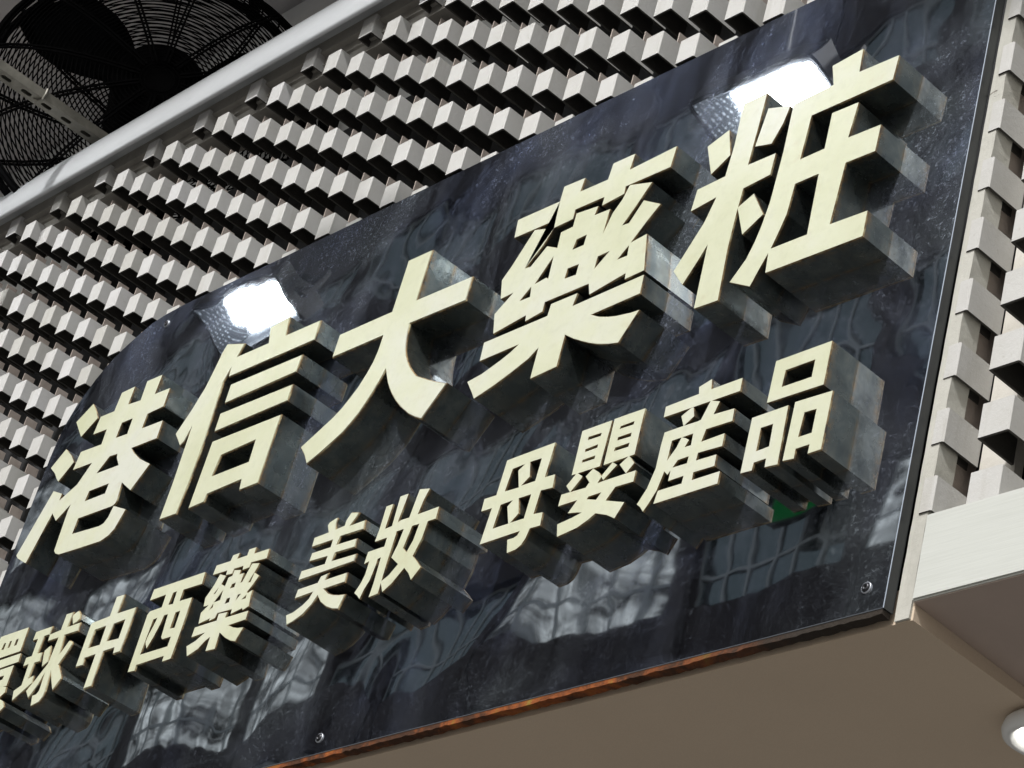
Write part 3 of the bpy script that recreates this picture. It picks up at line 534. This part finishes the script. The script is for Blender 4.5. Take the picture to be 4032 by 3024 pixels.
bm = bmesh.new(); lathe(bm, [(.0001, .135), (.10, .135), (.118, .128), (.12, .11), (.12, .06), (.12, -.05), (.125, -.07), (.125, -.10), (.12, -.26), (.09, -.29), (.0001, -.29)], 32); obj('motor', bm, M['black'], fan)
bm = bmesh.new(); tube(bm, [(0, 0, -.285), (0, 0, -.80)], .022, 10); lathe(bm, [(.0001, -.775), (.07, -.775), (.07, -.80), (.0001, -.80)], 24); obj('wall_bracket', bm, M['black'], fan)
for k in range(3):
    bm = bmesh.new(); vs = []
    for q in range(9):
        r = .07 + .345 * q / 8; wv = .30 + .34 * math.sin(math.pi * min(1, .15 + .8 * q / 8))
        row = []
        for s_ in range(5):
            a = k * 2 * math.pi / 3 + .5 + wv * (s_ / 4 - .5) * 1.6
            row.append(bm.verts.new((r * math.cos(a), r * math.sin(a), (s_ / 4 - .5) * .09 * (1 - .4 * q / 8))))
        vs.append(row)
    for q in range(8):
        for s_ in range(4): f_ = bm.faces.new((vs[q][s_], vs[q + 1][s_], vs[q + 1][s_ + 1], vs[q][s_ + 1])); f_.smooth = True
    bmesh.ops.solidify(bm, geom=bm.faces[:], thickness=.003); obj('blade', bm, M['blade'], fan)

# slotted strut that runs from the coping towards the street
st = thing('slotted_strut', 'grey slotted metal strut crossing in front of the fan', 'bracket', (-.58, -.1, Z(1.6)))
bm = bmesh.new(); x0, x1, za, zb, y0, y1, tk = -.604, -.563, Z(1.60), Z(1.84), -.52, .26, .0025
box(bm, x1 - tk, x1, y0, y1, za + tk, zb); box(bm, x0, x0 + tk, y0, y1, za + tk, zb); box(bm, x0 + tk, x1 - tk, y0, y1, zb - tk, zb - .0003)  # last box: lid added to keep the slots dark
ny = y0; k = 0; y1 = .595
yc = y0 + .03
xa, xb = x0 + .013, x1 - .013
box(bm, x0, xa, y0, y1, za, za + tk); box(bm, xb, x1, y0, y1, za, za + tk)
yy = y0
while yc < y1:
    h = .0145
    def sheet(ya, yb): box(bm, xa, xb, ya, yb, za, za + tk)
    sheet(yy, yc - h)
    # rounded ends of the slot
    for sgn in (-1, 1):
        c = yc + sgn * (h - .0075); cx = (xa + xb) / 2; rr = .0075
        e = yc + sgn * h
        for hx in (-1, 1):
            pts = [(cx + hx * rr, e)] + [(cx + hx * rr * math.cos(q * math.pi / 8), c + sgn * rr * math.sin(q * math.pi / 8)) for q in range(5)]
            prism_z(bm, pts, za + .0001, za + tk - .0001)
    yy = yc + h; yc += .0595
if yy < y1: box(bm, xa, xb, yy, y1, za, za + tk)
under(obj('channel', bm, M['strut']), st)
bm = bmesh.new(); tube(bm, [(x1 + .003, -.155, zb + .004), (x1 + .003, -.155, za + .012), (x1 - .002, -.156, za - .003), (x1 - .016, -.160, za - .003), (x1 - .022, -.170, za - .002)], .0032, 6); under(obj('wire_tie', bm, M['strut']), st)

# upper wall and the slab over the fan
up = thing('upper_wall', 'grey upper wall and overhanging slab behind the black fan', 'wall', (0, .6, Z(2)))
bm = bmesh.new(); box(bm, -6, 2.39, .60, .70, Z(1.3), Z(12.4)); under(obj('white_band', bm, M['white']), up)
bm = bmesh.new(); box(bm, -9, 9, -1.14, 3.0, Z(12.6), Z(15)); under(obj('overhang', bm, M['upper']), up)  # unseen front part reaches out to shade the coping and fan

# ================================================================== FLOODLIGHTS IN FRONT OF THE SIGN
def floodlight(x, z, label):
    t = thing('floodlight', label, 'light', (x * .1, -.82, Z(z)), 'floodlights over the sign')
    def part(name, bm, mt): bm.transform(Matrix.Rotation(math.radians(25.5), 4, 'X')); return obj(name, bm, mt, t)
    w_, h_, d_ = .172, .076, .055
    bm = bmesh.new()
    for sx in (-1, 1): box(bm, sx * w_ - .004, sx * w_ + .004, -h_, h_, -d_, .02)
    for sy in (-1, 1): box(bm, -w_ + .0045, w_ - .0045, sy * h_ - .004, sy * h_ + .004, -d_, .02)
    box(bm, -w_, w_, -h_, h_, .0205, .028)
    for k in range(9): box(bm, -.14 + k * .035 - .003, -.14 + k * .035 + .003, -h_ + .02, h_ - .02, .0285, .055)
    part('housing', bm, M['housing'])
    bm = bmesh.new()                                       # sloped dimpled end plates and long sides
    b0 = [(-.105, -.050, .012), (.115, -.050, .012), (.115, .050, .012), (-.105, .050, .012)]
    f0 = [(-w_ + .008, -h_ + .008, -d_), (w_ - .008, -h_ + .008, -d_), (w_ - .008, h_ - .008, -d_), (-w_ + .008, h_ - .008, -d_)]
    B = [bm.verts.new(p) for p in b0]; Fv = [bm.verts.new(p) for p in f0]
    for k in range(4): bm.faces.new((B[k], B[(k + 1) % 4], Fv[(k + 1) % 4], Fv[k]))
    part('reflector', bm, M['dimple'])
    bm = bmesh.new(); box(bm, -.102, .112, -.047, .047, .000, .010); part('lamp_panel', bm, M['tube'])
    bm = bmesh.new(); tube(bm, [(-w_ - .02, 0, -.03), (-w_ - .02, 0, .10), (w_ + .02, 0, .10), (w_ + .02, 0, -.03)], .010, 6); part('yoke', bm, M['housing'])
    bm = bmesh.new(); tube(bm, [(0, .0, .07), (0, .0, Z(12.59) - Z(z))], .006, 8); obj('arm', bm, M['housing'], t)
    return t
floodlight(-9.32, 2.64, 'left floodlight on a tall arm in front of the sign')
floodlight(9.73, 1.87, 'middle floodlight on a tall arm in front of the sign')
floodlight(25.2, 1.6, 'right floodlight on a tall arm in front of the lattice')

# ================================================================== ACROSS THE STREET (seen in the sign's reflection)
FY = -22.0
ob = thing('office_building', 'purple brown building across the street with bands of windows', 'building', (-30, FY, 0))
FH, X0, X1, HH, NB = 3.3, -66.0, -8.2, 36.0, 14
lev = [17.6 + k * FH for k in range(5)]
bm = bmesh.new()
box(bm, X0, X1 + .2, FY - 6, FY - .35, 0, HH)
box(bm, X0, X1 + .2, FY - .349, FY, 0, lev[0])
for k, z0 in enumerate(lev):
    top = lev[k + 1] if k + 1 < len(lev) else HH
    box(bm, X0, X1 + .2, FY - .349, FY + (.15 if k % 2 else 0), z0 + 2.0, top)
BWD = (X1 - X0) / NB
for k in range(NB + 1): box(bm, X0 + k * BWD - .2, X0 + k * BWD + .2, FY - .348, FY + .08, lev[0] + .001, HH - .01)
under(obj('wall', bm, M['facade']), ob)
bm = bmesh.new(); wv, hv = BWD - .41, 1.99
for q in range(7): xx = q * wv / 6; box(bm, max(0, xx - .04), min(wv, xx + .04), -.07, 0, 0, hv)
for zz in (0.0, .62, hv - .07): box(bm, .041, wv - .041, -.066, -.004, zz, zz + .07)
proto = obj('window', bm, M['frame'])
bm = bmesh.new(); box(bm, .01, wv - .01, -.055, -.045, .01, hv - .01); pane = obj('pane', bm, M['glass'], proto)
GLOW = {(3, 5), (3, 4), (1, 6), (1, 7), (1, 9), (2, 4), (2, 5), (1, 11)}
first = True
for k, z0 in enumerate(lev):
    for c in range(NB):
        if first: wo_, po_ = proto, pane; first = False
        else:
            wo_ = proto.copy(); COL.objects.link(wo_); po_ = pane.copy(); COL.objects.link(po_); po_.parent = wo_
        if (k, c) in GLOW:
            po_.data = po_.data.copy(); po_.data.materials[0] = M['glowpane']
        wo_.parent = ob; wo_.location = Vector((X0 + c * BWD + .205, FY - .10, z0)) - Vector(ob.location)
gs = thing('green_sign', 'small green lit box sign on the building across the street', 'sign', (-21.6, -21.6, 22.3))
bm = bmesh.new(); box(bm, -.85, .85, -.12, -.02, -.5, .5); obj('case', bm, M['housing'], gs)
bm = bmesh.new(); box(bm, -.8, .8, -.0195, 0, -.45, .45); obj('lit_face', bm, M['green'], gs)
